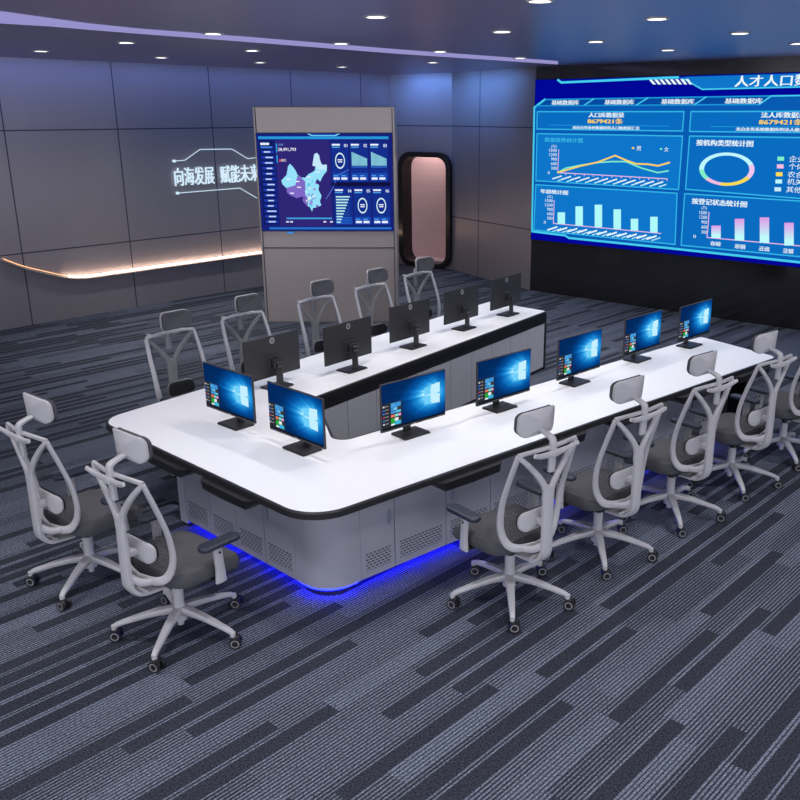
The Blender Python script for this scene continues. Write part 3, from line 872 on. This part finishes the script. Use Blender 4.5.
# blue light under the cabinets
def led(p, d, L, label):
    t = thing('blue_light_strip', label, 'light strip', (p.x, p.y, 0), math.atan2(d.y, d.x), 'blue floor lights under the desk')
    bm = bmesh.new(); box(bm, 0, L, 0.062, 0.075, 0.048, 0.060); put('light_bar', bm, LED_BLUE, t)
led(sN + nd * 0.02, nd, 4.3, 'blue light strip at floor level under the near wing cabinets')
led(sE + ed * (tot - 0.02), -ed, tot - 0.04, 'blue light strip at floor level under the short end cabinets')
t = thing('blue_light_strip', 'blue light arc at floor level under the curved corner cabinet', 'light strip', (bnc.x, bnc.y, 0), math.atan2(nd.y, nd.x), 'blue floor lights under the desk')
ap = [ctr + (p - ctr) * 0.88 for p in arc[0:15]]
bm = bmesh.new(); sweep(bm, [V((*loc(p).xy, 0.054)) for p in ap], 0.012, 0.012, side=(0, 0, 1))
put('light_bar', bm, LED_BLUE, t)


# ================================================================ MONITORS
def wallpaper_mat():
    m = bpy.data.materials.new('desktop_picture'); m.use_nodes = True; nt = m.node_tree; nt.nodes.remove(nt.nodes['Principled BSDF'])
    tc = nt.nodes.new('ShaderNodeTexCoord'); sp = nt.nodes.new('ShaderNodeSeparateXYZ'); nt.links.new(tc.outputs['Object'], sp.inputs[0])
    M = lambda *a, **k: mathn(nt, *a, **k)
    x, z = sp.outputs[0], sp.outputs[2]
    dx = M('SUBTRACT', x, 0.175); dz = M('SUBTRACT', z, 0.205)
    # soft halo stretched to the left of the window
    ax = M('DIVIDE', dx, 0.20); az = M('DIVIDE', dz, 0.13)
    r = M('SQRT', M('ADD', M('MULTIPLY', ax, ax), M('MULTIPLY', az, az)))
    halo = M('POWER', M('SUBTRACT', 1.0, M('MULTIPLY', r, 0.60), clamp=True), 1.6)
    # beams leaving it
    ang = M('ARCTAN2', dz, M('SUBTRACT', 0.13, dx))
    nz = nt.nodes.new('ShaderNodeTexNoise'); nz.noise_dimensions = '1D'; nz.inputs['Scale'].default_value = 9; nz.inputs['Detail'].default_value = 2
    nt.links.new(ang, nz.inputs['W'])
    beam = M('POWER', M('MULTIPLY', nz.outputs['Fac'], 1.5, clamp=True), 2.5)
    fall = M('SUBTRACT', 1.0, M('DIVIDE', M('ABSOLUTE', dx), 0.48), clamp=True)
    left = M('LESS_THAN', dx, 0.06)
    b2 = M('MULTIPLY', M('MULTIPLY', beam, M('POWER', fall, 1.8)), M('MULTIPLY', left, M('SUBTRACT', 1.0, M('DIVIDE', M('ABSOLUTE', dz), 0.17), clamp=True)))
    v = M('ADD', M('MULTIPLY', halo, 1.15), M('MULTIPLY', b2, 0.55), clamp=True)
    cr = nt.nodes.new('ShaderNodeValToRGB'); e = cr.color_ramp.elements
    e[0].position = 0; e[0].color = (*lin((3, 40, 92)), 1); e[1].position = 1; e[1].color = (*lin((190, 240, 255)), 1)
    for p_, c_ in ((0.25, (4, 82, 160)), (0.55, (28, 140, 215)), (0.8, (90, 200, 250))):
        k = e.new(p_); k.color = (*lin(c_), 1)
    nt.links.new(v, cr.inputs[0]); em = nt.nodes.new('ShaderNodeEmission'); nt.links.new(cr.outputs[0], em.inputs[0])
    nt.links.new(em.outputs[0], nt.nodes['Material Output'].inputs[0])
    return m


WP = wallpaper_mat()
MW, MH = 0.64, 0.375


def make_monitor(label, group):
    """screen looks towards -y; origin under the foot plate"""
    t = thing('computer_monitor', label, 'monitor', (0, 0, 0), 0, group)
    bm = bmesh.new(); box(bm, -0.125, 0.125, -0.09, 0.09, 0, 0.012, bev=0.004); box(bm, -0.12, 0.12, -0.085, 0.085, 0.012, 0.018, bev=0.002); put('foot_plate', bm, MONST, t)
    bm = bmesh.new(); sweep(bm, [V((0, 0.045, 0.016)), V((0, 0.045, 0.20))], 0.075, 0.022, side=(1, 0, 0)); box(bm, -0.05, 0.05, -0.014, 0.05, 0.185, 0.265, bev=0.012)
    cylx(bm, (0, 0.045, 0.22), 0.028, -0.036, 0.036); put('neck', bm, MONST, t)
    bm = bmesh.new(); z0 = 0.095
    box(bm, -MW / 2, MW / 2, -0.048, -0.030, z0, z0 + MH, bev=0.003); box(bm, -0.06, 0.06, -0.031, -0.016, z0 + 0.07, z0 + 0.19, bev=0.006)
    h = put('housing', bm, MON, t)
    # lit screen, its own origin at the lower middle of the glass
    sc = bpy.data.objects.new('x', None); bpy.data.objects.remove(sc)
    pl = Plane((0, 0), 0); C = Canvas(pl, 0.0)
    w, hh = MW / 2 - 0.006, MH - 0.006
    C.poly([(-w, 0.016), (w, 0.016), (w, hh), (-w, hh)], WP, 0, px=False)
    q = [(0.108, 0.135, 0.168, 0.200), (0.108, 0.21, 0.168, 0.290), (0.175, 0.128, 0.262, 0.200), (0.175, 0.21, 0.262, 0.312)]
    q = [(0.10, 0.128, 0.163, 0.196), (0.10, 0.206, 0.163, 0.270), (0.17, 0.120, 0.258, 0.195), (0.17, 0.206, 0.258, 0.285)]
    for (a, b_, c_, d_), sk in zip(q, ((0.006, 0), (0, -0.006), (0.008, 0), (0, -0.008))):
        C.poly([(a, b_ + sk[0]), (c_, b_), (c_, d_), (a, d_ + sk[1])], E((196, 240, 255) if a > 0.165 else (112, 208, 250)), 1, px=False)
    C.poly([(-w, 0.016), (w, 0.016), (w, 0.030), (-w, 0.030)], E((14, 22, 36)), 1, px=False)
    C.poly([(-w, 0.030), (-0.125, 0.030), (-0.125, 0.222), (-w, 0.222)], E((44, 46, 52)), 1, px=False)
    for k in range(6):
        z = 0.20 - k * 0.027; cc = [(210, 210, 215), (40, 110, 215), (60, 120, 220), (190, 60, 90), (50, 120, 210), (200, 205, 210)][k]
        C.poly([(-0.308, z - 0.006), (-0.292, z - 0.006), (-0.292, z + 0.006), (-0.308, z + 0.006)], E(cc), 2, px=False)
        C.poly([(-0.286, z - 0.003), (-0.255, z - 0.003), (-0.255, z + 0.003), (-0.286, z + 0.003)], E((150, 150, 155)), 2, px=False)
    tiles = [(0, 0, 2, 1.5, (70, 160, 225)), (2, 0, 4, 1.5, (60, 150, 220)), (0, 1.5, 1, 2.5, (50, 140, 215)), (1, 1.5, 2.6, 2.5, (110, 190, 235)), (2.6, 1.5, 4, 2.6, (60, 60, 60)), (0, 2.6, 2, 3.4, (70, 150, 225)), (2, 2.6, 4, 3.4, (90, 190, 235)),
             (0, 3.7, 1.6, 4.6, (225, 120, 100)), (1.6, 3.7, 3, 4.6, (120, 220, 200)), (3, 3.7, 4, 4.6, (230, 160, 220)), (0, 4.9, 1.5, 6.6, (40, 170, 60)), (1.5, 4.9, 3, 6, (230, 235, 235)), (3, 4.9, 4, 6, (60, 50, 45)), (1.5, 6, 4, 7.2, (60, 180, 220)), (0, 6.6, 1.5, 7.2, (230, 240, 250))]
    for a, b_, c_, d_, cc in tiles:
        x0 = -0.232 + a * 0.0245; x1 = -0.232 + c_ * 0.0245 - 0.002; za = 0.215 - b_ * 0.0245; zb = 0.215 - d_ * 0.0245 + 0.002
        C.poly([(x0, zb), (x1, zb), (x1, za), (x0, za)], E(cc), 2, px=False)
    sc = C.done('screen', t); sc.location = (0, -0.0485, z0)
    # maker's mark: small letters on the chin, ring on the back
    vs, fs = text_mesh('DELL', 0.01)
    def mark(name, parent, kx, z, ring, yy, flip):
        bm = bmesh.new(); x0 = min(v.x for v in vs); x1 = max(v.x for v in vs); y1 = max(v.y for v in vs)
        bv = [bm.verts.new((flip * ((v.x - (x0 + x1) / 2) * kx), yy, z + (v.y - y1 / 2) * kx)) for v in vs]
        for f in fs: bm.faces.new([bv[i] for i in f])
        if ring:
            n = 28; r0, r1 = ring
            A = [bm.verts.new((r0 * math.cos(2 * math.pi * k / n), yy, z + r0 * math.sin(2 * math.pi * k / n))) for k in range(n)]
            B = [bm.verts.new((r1 * math.cos(2 * math.pi * k / n), yy, z + r1 * math.sin(2 * math.pi * k / n))) for k in range(n)]
            for k in range(n): bm.faces.new((A[k], A[(k + 1) % n], B[(k + 1) % n], B[k]))
        put(name, bm, mat('silver_mark', (205, 206, 210), 0.4), parent)
    mark('front_logo', h, 0.014, z0 + 0.0085, None, -0.0492, 1)
    mark('back_logo', h, 0.0125, z0 + MH - 0.045, (0.026, 0.020), -0.0293, -1)
    return t


def copy_tree(o, parent=None):
    c = o.copy(); COL.objects.link(c)
    if parent: c.parent = parent; c.matrix_parent_inverse = o.matrix_parent_inverse.copy()
    for ch in list(o.children): copy_tree(ch, c)
    return c


MG = 'computer monitors on the console desk'
NM = [(-1.66, 6.60, -41.5, 'lit monitor at the far left of the desk, back to the far row'), (-1.05, 6.06, -43, 'lit monitor on the short end nearest the curved desk corner'),
      (-0.265, 6.39, 42.5, 'lit monitor on the near wing closest to the camera'), (0.46, 7.02, 43, 'second lit monitor from the curved corner on the near wing'),
      (1.19, 7.75, 45, 'third lit monitor on the near wing, behind the second chair headrest'), (1.93, 8.55, 45, 'fourth lit monitor on the near wing, one before its far end'), (2.60, 9.11, 45, 'lit monitor nearest the open far end of the near wing')]
NM[0] = NM[0][:3] + ('leftmost lit monitor, standing on the short end of the white desk',)
FM = [(277, 386, 'monitor seen from behind, leftmost on the far wing'), (352, 369, 'monitor seen from behind, second from the left on the far wing'), (413, 346, 'monitor seen from behind, middle one of the far wing'),
      (464, 328, 'monitor seen from behind, fourth from the left on the far wing'), (508, 314, 'monitor seen from behind, at the open right end of the far wing')]
proto = make_monitor('', MG); first = True
for x, y, a, lab in NM:
    o = proto if first else copy_tree(proto); first = False
    o.location = (x, y, TOPZ + 0.002); o.rotation_euler.z = R(a); o['label'] = lab; o['group'] = 'lit monitors facing the camera side'
for px, py, lab in FM:
    o = copy_tree(proto); p = at(px, py, 0.76); o.location = (p.x, p.y, TOPZ + 0.002); o.rotation_euler.z = R(180 + 52); o['label'] = lab; o['group'] = 'monitors on the far wing seen from behind'


# ================================================================ CHAIRS
def make_chair():
    """faces +y, origin on the floor"""
    t = thing('office_chair', '', 'chair')
    # ---- base
    bm = bmesh.new(); cyl(bm, (0, 0), 0.045, 0.10, 0.215, 20, 0, 0.036); cyl(bm, (0, 0), 0.034, 0.215, 0.33, 20); cyl(bm, (0, 0), 0.02, 0.06, 0.10, 16)
    cyl(bm, (0, 0), 0.024, 0.33, 0.40, 16, 1)
    base = put('base', bm, [CHG, BLACKP], t, True)
    for k in range(5):
        a = R(90 + 72 * k); d = V((math.cos(a), math.sin(a), 0))
        bm = bmesh.new(); pts = smooth_path([d * 0.02 + V((0, 0, 0.170)), d * 0.15 + V((0, 0, 0.158)), d * 0.28 + V((0, 0, 0.130)), d * 0.375 + V((0, 0, 0.104)), d * 0.40 + V((0, 0, 0.085))], 3)
        sweep(bm, pts, [0.062, 0.055, 0.045, 0.036, 0.028], [0.055, 0.042, 0.032, 0.028, 0.022], side=(-d.y, d.x, 0)); cyl(bm, (d * 0.397).xy, 0.017, 0.072, 0.10, 12)
        put('leg', bm, CHG, base, True)
        bm = bmesh.new()
        for sx in (-1, 1):
            x0, x1 = sorted((sx * 0.012, sx * 0.034)); cylx(bm, (0, 0.012, 0.037), 0.0365, x0, x1, 20, 0)
            xr = sx * 0.0345
            n = 20; A = [bm.verts.new((xr, 0.012 + 0.027 * math.cos(2 * math.pi * k_ / n), 0.037 + 0.027 * math.sin(2 * math.pi * k_ / n))) for k_ in range(n)]
            B = [bm.verts.new((xr, 0.012 + 0.019 * math.cos(2 * math.pi * k_ / n), 0.037 + 0.019 * math.sin(2 * math.pi * k_ / n))) for k_ in range(n)]
            for k_ in range(n): bm.faces.new((A[k_], A[(k_ + 1) % n], B[(k_ + 1) % n], B[k_])).material_index = 1
        box(bm, -0.013, 0.013, -0.02, 0.035, 0.03, 0.076, 0, 0.006)
        put('caster', bm, [BLACKP, RINGM], base, True, loc=d * 0.40, rot=R(20 * k))
    # ---- mechanism
    bm = bmesh.new(); box(bm, -0.10, 0.10, -0.12, 0.14, 0.392, 0.432, bev=0.01); box(bm, -0.33, 0.33, 0.07, 0.13, 0.422, 0.440, bev=0.005)
    sweep(bm, [V((0.08, 0.06, 0.41)), V((0.27, 0.12, 0.405))], 0.02, 0.012, side=(0, 0, 1)); put('mechanism', bm, BLACKP, t, True)
    # ---- seat
    bm = bmesh.new()
    def sf(x, y, h):
        yy = y + 0.075; z = 0.427 + h
        z += 0.012 * (x / 0.25) ** 2 - 0.035 * max(0, (yy - 0.14) / 0.16) ** 2 + 0.02 * max(0, (-yy - 0.08) / 0.14) ** 2
        return V((x, yy, z))
    pad(bm, 0.565, 0.51, 0.13, 0.108, 0.035, sf); put('seat', bm, FAB, t, True)
    # ---- back frame
    half = [(0, -0.245, 0.495), (0.13, -0.225, 0.503), (0.20, -0.195, 0.53), (0.242, -0.175, 0.60), (0.262, -0.172, 0.70), (0.268, -0.195, 0.84), (0.264, -0.245, 1.0), (0.255, -0.285, 1.12), (0.25, -0.30, 1.172)]
    sp = smooth_path(half, 4)
    top = smooth_path([(0.25, -0.30, 1.178), (0.12, -0.325, 1.186), (0, -0.335, 1.188)], 4)
    right = sp
    bm = bmesh.new()
    loopL = [V((-p.x, p.y, p.z)) for p in right[::-1]]
    # sides and bottom as one run from one top corner to the other
    run = loopL[:-1] + right
    m = len(run)
    sweep(bm, run, [0.030, 0.038, 0.049, 0.054, 0.050, 0.054, 0.049, 0.038, 0.030], 0.024, side='inplane')
    topb = [V((-p.x, p.y, p.z)) for p in top[:-1]] + top[::-1]
    sweep(bm, topb, 0.026, 0.022, side=(0, 0, 1))
    # Y shaped spine
    for sx in (-1, 1):
        sweep(bm, smooth_path([(sx * 0.245, -0.303, 1.165), (sx * 0.165, -0.315, 1.09), (sx * 0.085, -0.322, 1.00), (sx * 0.030, -0.322, 0.915), (sx * 0.024, -0.32, 0.84)], 4), [0.030, 0.036, 0.041, 0.048, 0.052], 0.026, side='inplane')
    sweep(bm, smooth_path([(0, -0.322, 0.93), (0, -0.322, 0.84), (0, -0.322, 0.70), (0, -0.322, 0.56), (0, -0.315, 0.46), (0, -0.265, 0.405), (0, -0.17, 0.396), (0, -0.06, 0.396)], 4), [0.06, 0.09, 0.092, 0.092, 0.095, 0.11, 0.14, 0.16], [0.022, 0.03, 0.034, 0.036, 0.04, 0.036, 0.026, 0.022], side=(1, 0, 0))
    for sx in (-1, 1):
        sweep(bm, smooth_path([(sx * 0.02, -0.315, 0.53), (sx * 0.07, -0.28, 0.50), (sx * 0.12, -0.232, 0.502)], 4), [0.05, 0.05, 0.04], 0.025, side=(0, 0, 1))
    fr = put('back_frame', bm, CHG, t, True)
    # mesh web between the sides
    bm = bmesh.new(); rows = []
    for p in right[4:]:
        rows.append([bm.verts.new((p.x * u, p.y + 0.012 - 0.035 * (1 - u * u), p.z)) for u in (-0.97, -0.6, -0.2, 0.2, 0.6, 0.97)])
    for a, b in zip(rows, rows[1:]):
        for k in range(5): bm.faces.new((a[k], a[k + 1], b[k + 1], b[k]))
    put('mesh_back', bm, CMESH, t, True)
    # ---- lumbar pad
    def lf(x, y, h): return V((x, -0.235 + 0.06 * (x / 0.17) ** 2 - 0.02 + h * 1.0, 0.675 + y))
    bm = bmesh.new(); pad(bm, 0.285, 0.135, 0.055, 0.016, 0.005, lf); box(bm, -0.03, 0.03, -0.315, -0.245, 0.655, 0.695, bev=0.006); lp = put('lumbar_support', bm, CHG, t, True)
    bm = bmesh.new(); pad(bm, 0.272, 0.128, 0.05, 0.022, 0.009, lambda x, y, h: lf(x, y, h + 0.017)); put('lumbar_pad', bm, BLACKP, lp, True)
    # ---- headrest
    bm = bmesh.new()
    sweep(bm, smooth_path([(0, -0.338, 1.03), (0, -0.342, 1.12), (0, -0.346, 1.20), (0, -0.340, 1.235), (0, -0.31, 1.252), (0, -0.245, 1.272)], 4), [0.055, 0.055, 0.052, 0.05, 0.05, 0.045], [0.03, 0.03, 0.03, 0.028, 0.024, 0.02], side=(1, 0, 0))
    put('headrest_stem', bm, CHG, t, True)
    def hf(x, y, h): return V((x, -0.265 + 0.065 * (x / 0.165) ** 2 + 0.10 * (0.06 - y) * 0.6 + h, 1.318 + y))
    bm = bmesh.new(); pad(bm, 0.312, 0.165, 0.05, 0.02, 0.006, hf); hd = put('headrest', bm, CHG, t, True)
    bm = bmesh.new(); pad(bm, 0.302, 0.156, 0.05, 0.036, 0.014, lambda x, y, h: hf(x, y, h + 0.021)); put('headrest_cushion', bm, FAB, hd, True)
    # ---- coat hanger bar
    bm = bmesh.new()
    sweep(bm, smooth_path([(-0.19, -0.380, 1.185), (-0.12, -0.366, 1.163), (0, -0.362, 1.155), (0.12, -0.366, 1.163), (0.19, -0.380, 1.185)], 5), [0.024, 0.034, 0.042, 0.034, 0.024], 0.018, side=(0, 0, 1))
    box(bm, -0.03, 0.03, -0.375, -0.345, 1.135, 1.175, bev=0.005); put('coat_hanger', bm, CHG, t, True)
    # ---- armrests
    for sx in (-1, 1):
        bm = bmesh.new(); sweep(bm, [V((sx * 0.318, 0.10, 0.425)), V((sx * 0.32, 0.098, 0.52)), V((sx * 0.316, 0.09, 0.675))], [0.075, 0.062, 0.058], 0.026, side=(0, 1, 0)); ap = put('armrest', bm, CHG, t, True)
        bm = bmesh.new(); sweep(bm, [V((sx * 0.334, 0.095, 0.628)), V((sx * 0.338, 0.095, 0.628))], 0.014, 0.014, side=(0, 0, 1)); put('height_button', bm, BLACKP, ap)
        bm = bmesh.new(); pad(bm, 0.095, 0.285, 0.045, 0.03, 0.010, lambda x, y, h, s_=sx: V((s_ * 0.312 + x, 0.115 + y, 0.668 + h - 0.10 * (y / 0.2) ** 2 * 0.1))); put('arm_pad', bm, PADB, ap, True)
    return t


chair = make_chair()
nf = 130.0
CH = []
for k in range(5):
    p = V((0.43, 5.24)) + V((0.727, 0.687)) * (0.955 * k); CH.append((p, nf, -5, ['mesh back office chair on the near side, nearest the camera', 'second mesh back office chair along the near side of the desk', 'third mesh back office chair along the near side of the desk', 'fourth mesh back office chair along the near side, by the open end', 'mesh back office chair cut off by the right edge of the photo'][k], 'office chairs along the near wing'))
CH.append((V((-1.655, 4.83)), 51, -3, 'mesh back office chair at the short end, closer to the camera', 'office chairs at the short end'))
CH.append((V((-2.47, 5.50)), 51, -3, 'leftmost mesh back office chair, at the short end of the desk', 'office chairs at the short end'))
FCP = [(-2.30, 7.72), (-1.80, 8.47), (-1.18, 9.28), (-0.64, 10.02), (-0.11, 10.86)]
for k, p in enumerate(FCP):
    CH.append((V(p), -40, 0, ['office chair on the far side facing the camera, leftmost of that row', 'office chair on the far side facing the camera, second from left', 'office chair on the far side facing the camera, middle of the row', 'office chair on the far side facing the camera, fourth from left', 'office chair on the far side facing the camera, rightmost, before the portal'][k], 'office chairs along the far wing'))
for i, (p, a, br, lab, grp) in enumerate(CH):
    o = chair if i == 0 else copy_tree(chair)
    o.location = (p.x, p.y, 0); o.rotation_euler.z = R(a - 90); o['label'] = lab; o['group'] = grp
    for c in o.children:
        if c.name.split('.')[0] == 'base':
            c.rotation_euler.z = R(br); kk = 0
            for w_ in c.children:
                if w_.name.split('.')[0] == 'caster':
                    w_.rotation_euler.z = R((-104 if i != 6 else -112) + (8, -16, 14, -6, 18)[kk] - (a - 90) - br); kk += 1

# ================================================================ LIGHT
def light(kind, name, loc, energy, color=(1, 1, 1), **k):
    l = bpy.data.lights.new(name, kind); l.energy = energy; l.color = color
    for a, b in k.items(): setattr(l, a, b)
    o = bpy.data.objects.new(name, l); COL.objects.link(o); o.location = loc; return o


LP = [(p.x, p.y) for p in spots] + [(x, y) for x in (-4.2, -1.6, 1.0, 3.6) for y in (0.8, 3.4)] + [(-3.4, 5.6), (-1.0, 5.9), (3.4, 5.8)]  # downlights, plus unseen spots without fittings, added out of view for brightness
for x, y in LP:
    k_ = 1.35 if y < 7 else 1.0
    light('SPOT', 'downlight_and_fill_beam', (x, y, ZC - 0.03), 118 * k_, (1.0, 0.975, 0.96), spot_size=R(125), spot_blend=0.9, shadow_soft_size=0.12)
# blue cove light where ceiling and walls meet
def cove(a, b, energy, color, tilt=0.0, w=0.12, z=ZC - 0.05, off=0.25, pl=LW):
    c = (pl.w(a, 0) + pl.w(b, 0)) / 2 + pl.n * off; o = light('AREA', 'cove_light', (c.x, c.y, z), energy, color, shape='RECTANGLE', size=abs(b - a), size_y=w)
    o.rotation_euler = (tilt, 0, pl.ang); o.data.spread = R(110); return o
cove(-9, 6, 24, (0.15, 0.28, 1.0), R(50), off=0.7); cove(0.2, LD - 0.2, 9, (0.15, 0.35, 1.0), R(50), pl=DW, off=0.7); cove(0.2, LE - 0.7, 14, (0.15, 0.38, 1.0), R(50), pl=EW, off=0.7)
# warm wash above the wall light line
# corridor lamp beyond the portal
p = DW.w(dc - 0.5, 2.75, -0.6); light('POINT', 'corridor_lamp', p, 45, (1.0, 0.86, 0.82), shadow_soft_size=0.2)

W = bpy.data.worlds.new('world'); S.world = W; W.use_nodes = True
bg = W.node_tree.nodes['Background']; bg.inputs[0].default_value = (*lin((208, 208, 218)), 1); bg.inputs[1].default_value = 3.2
S.view_settings.view_transform = 'Standard'; S.view_settings.look = 'None'; S.view_settings.gamma = 1; S.view_settings.exposure = 0
S.view_settings.use_curve_mapping = False
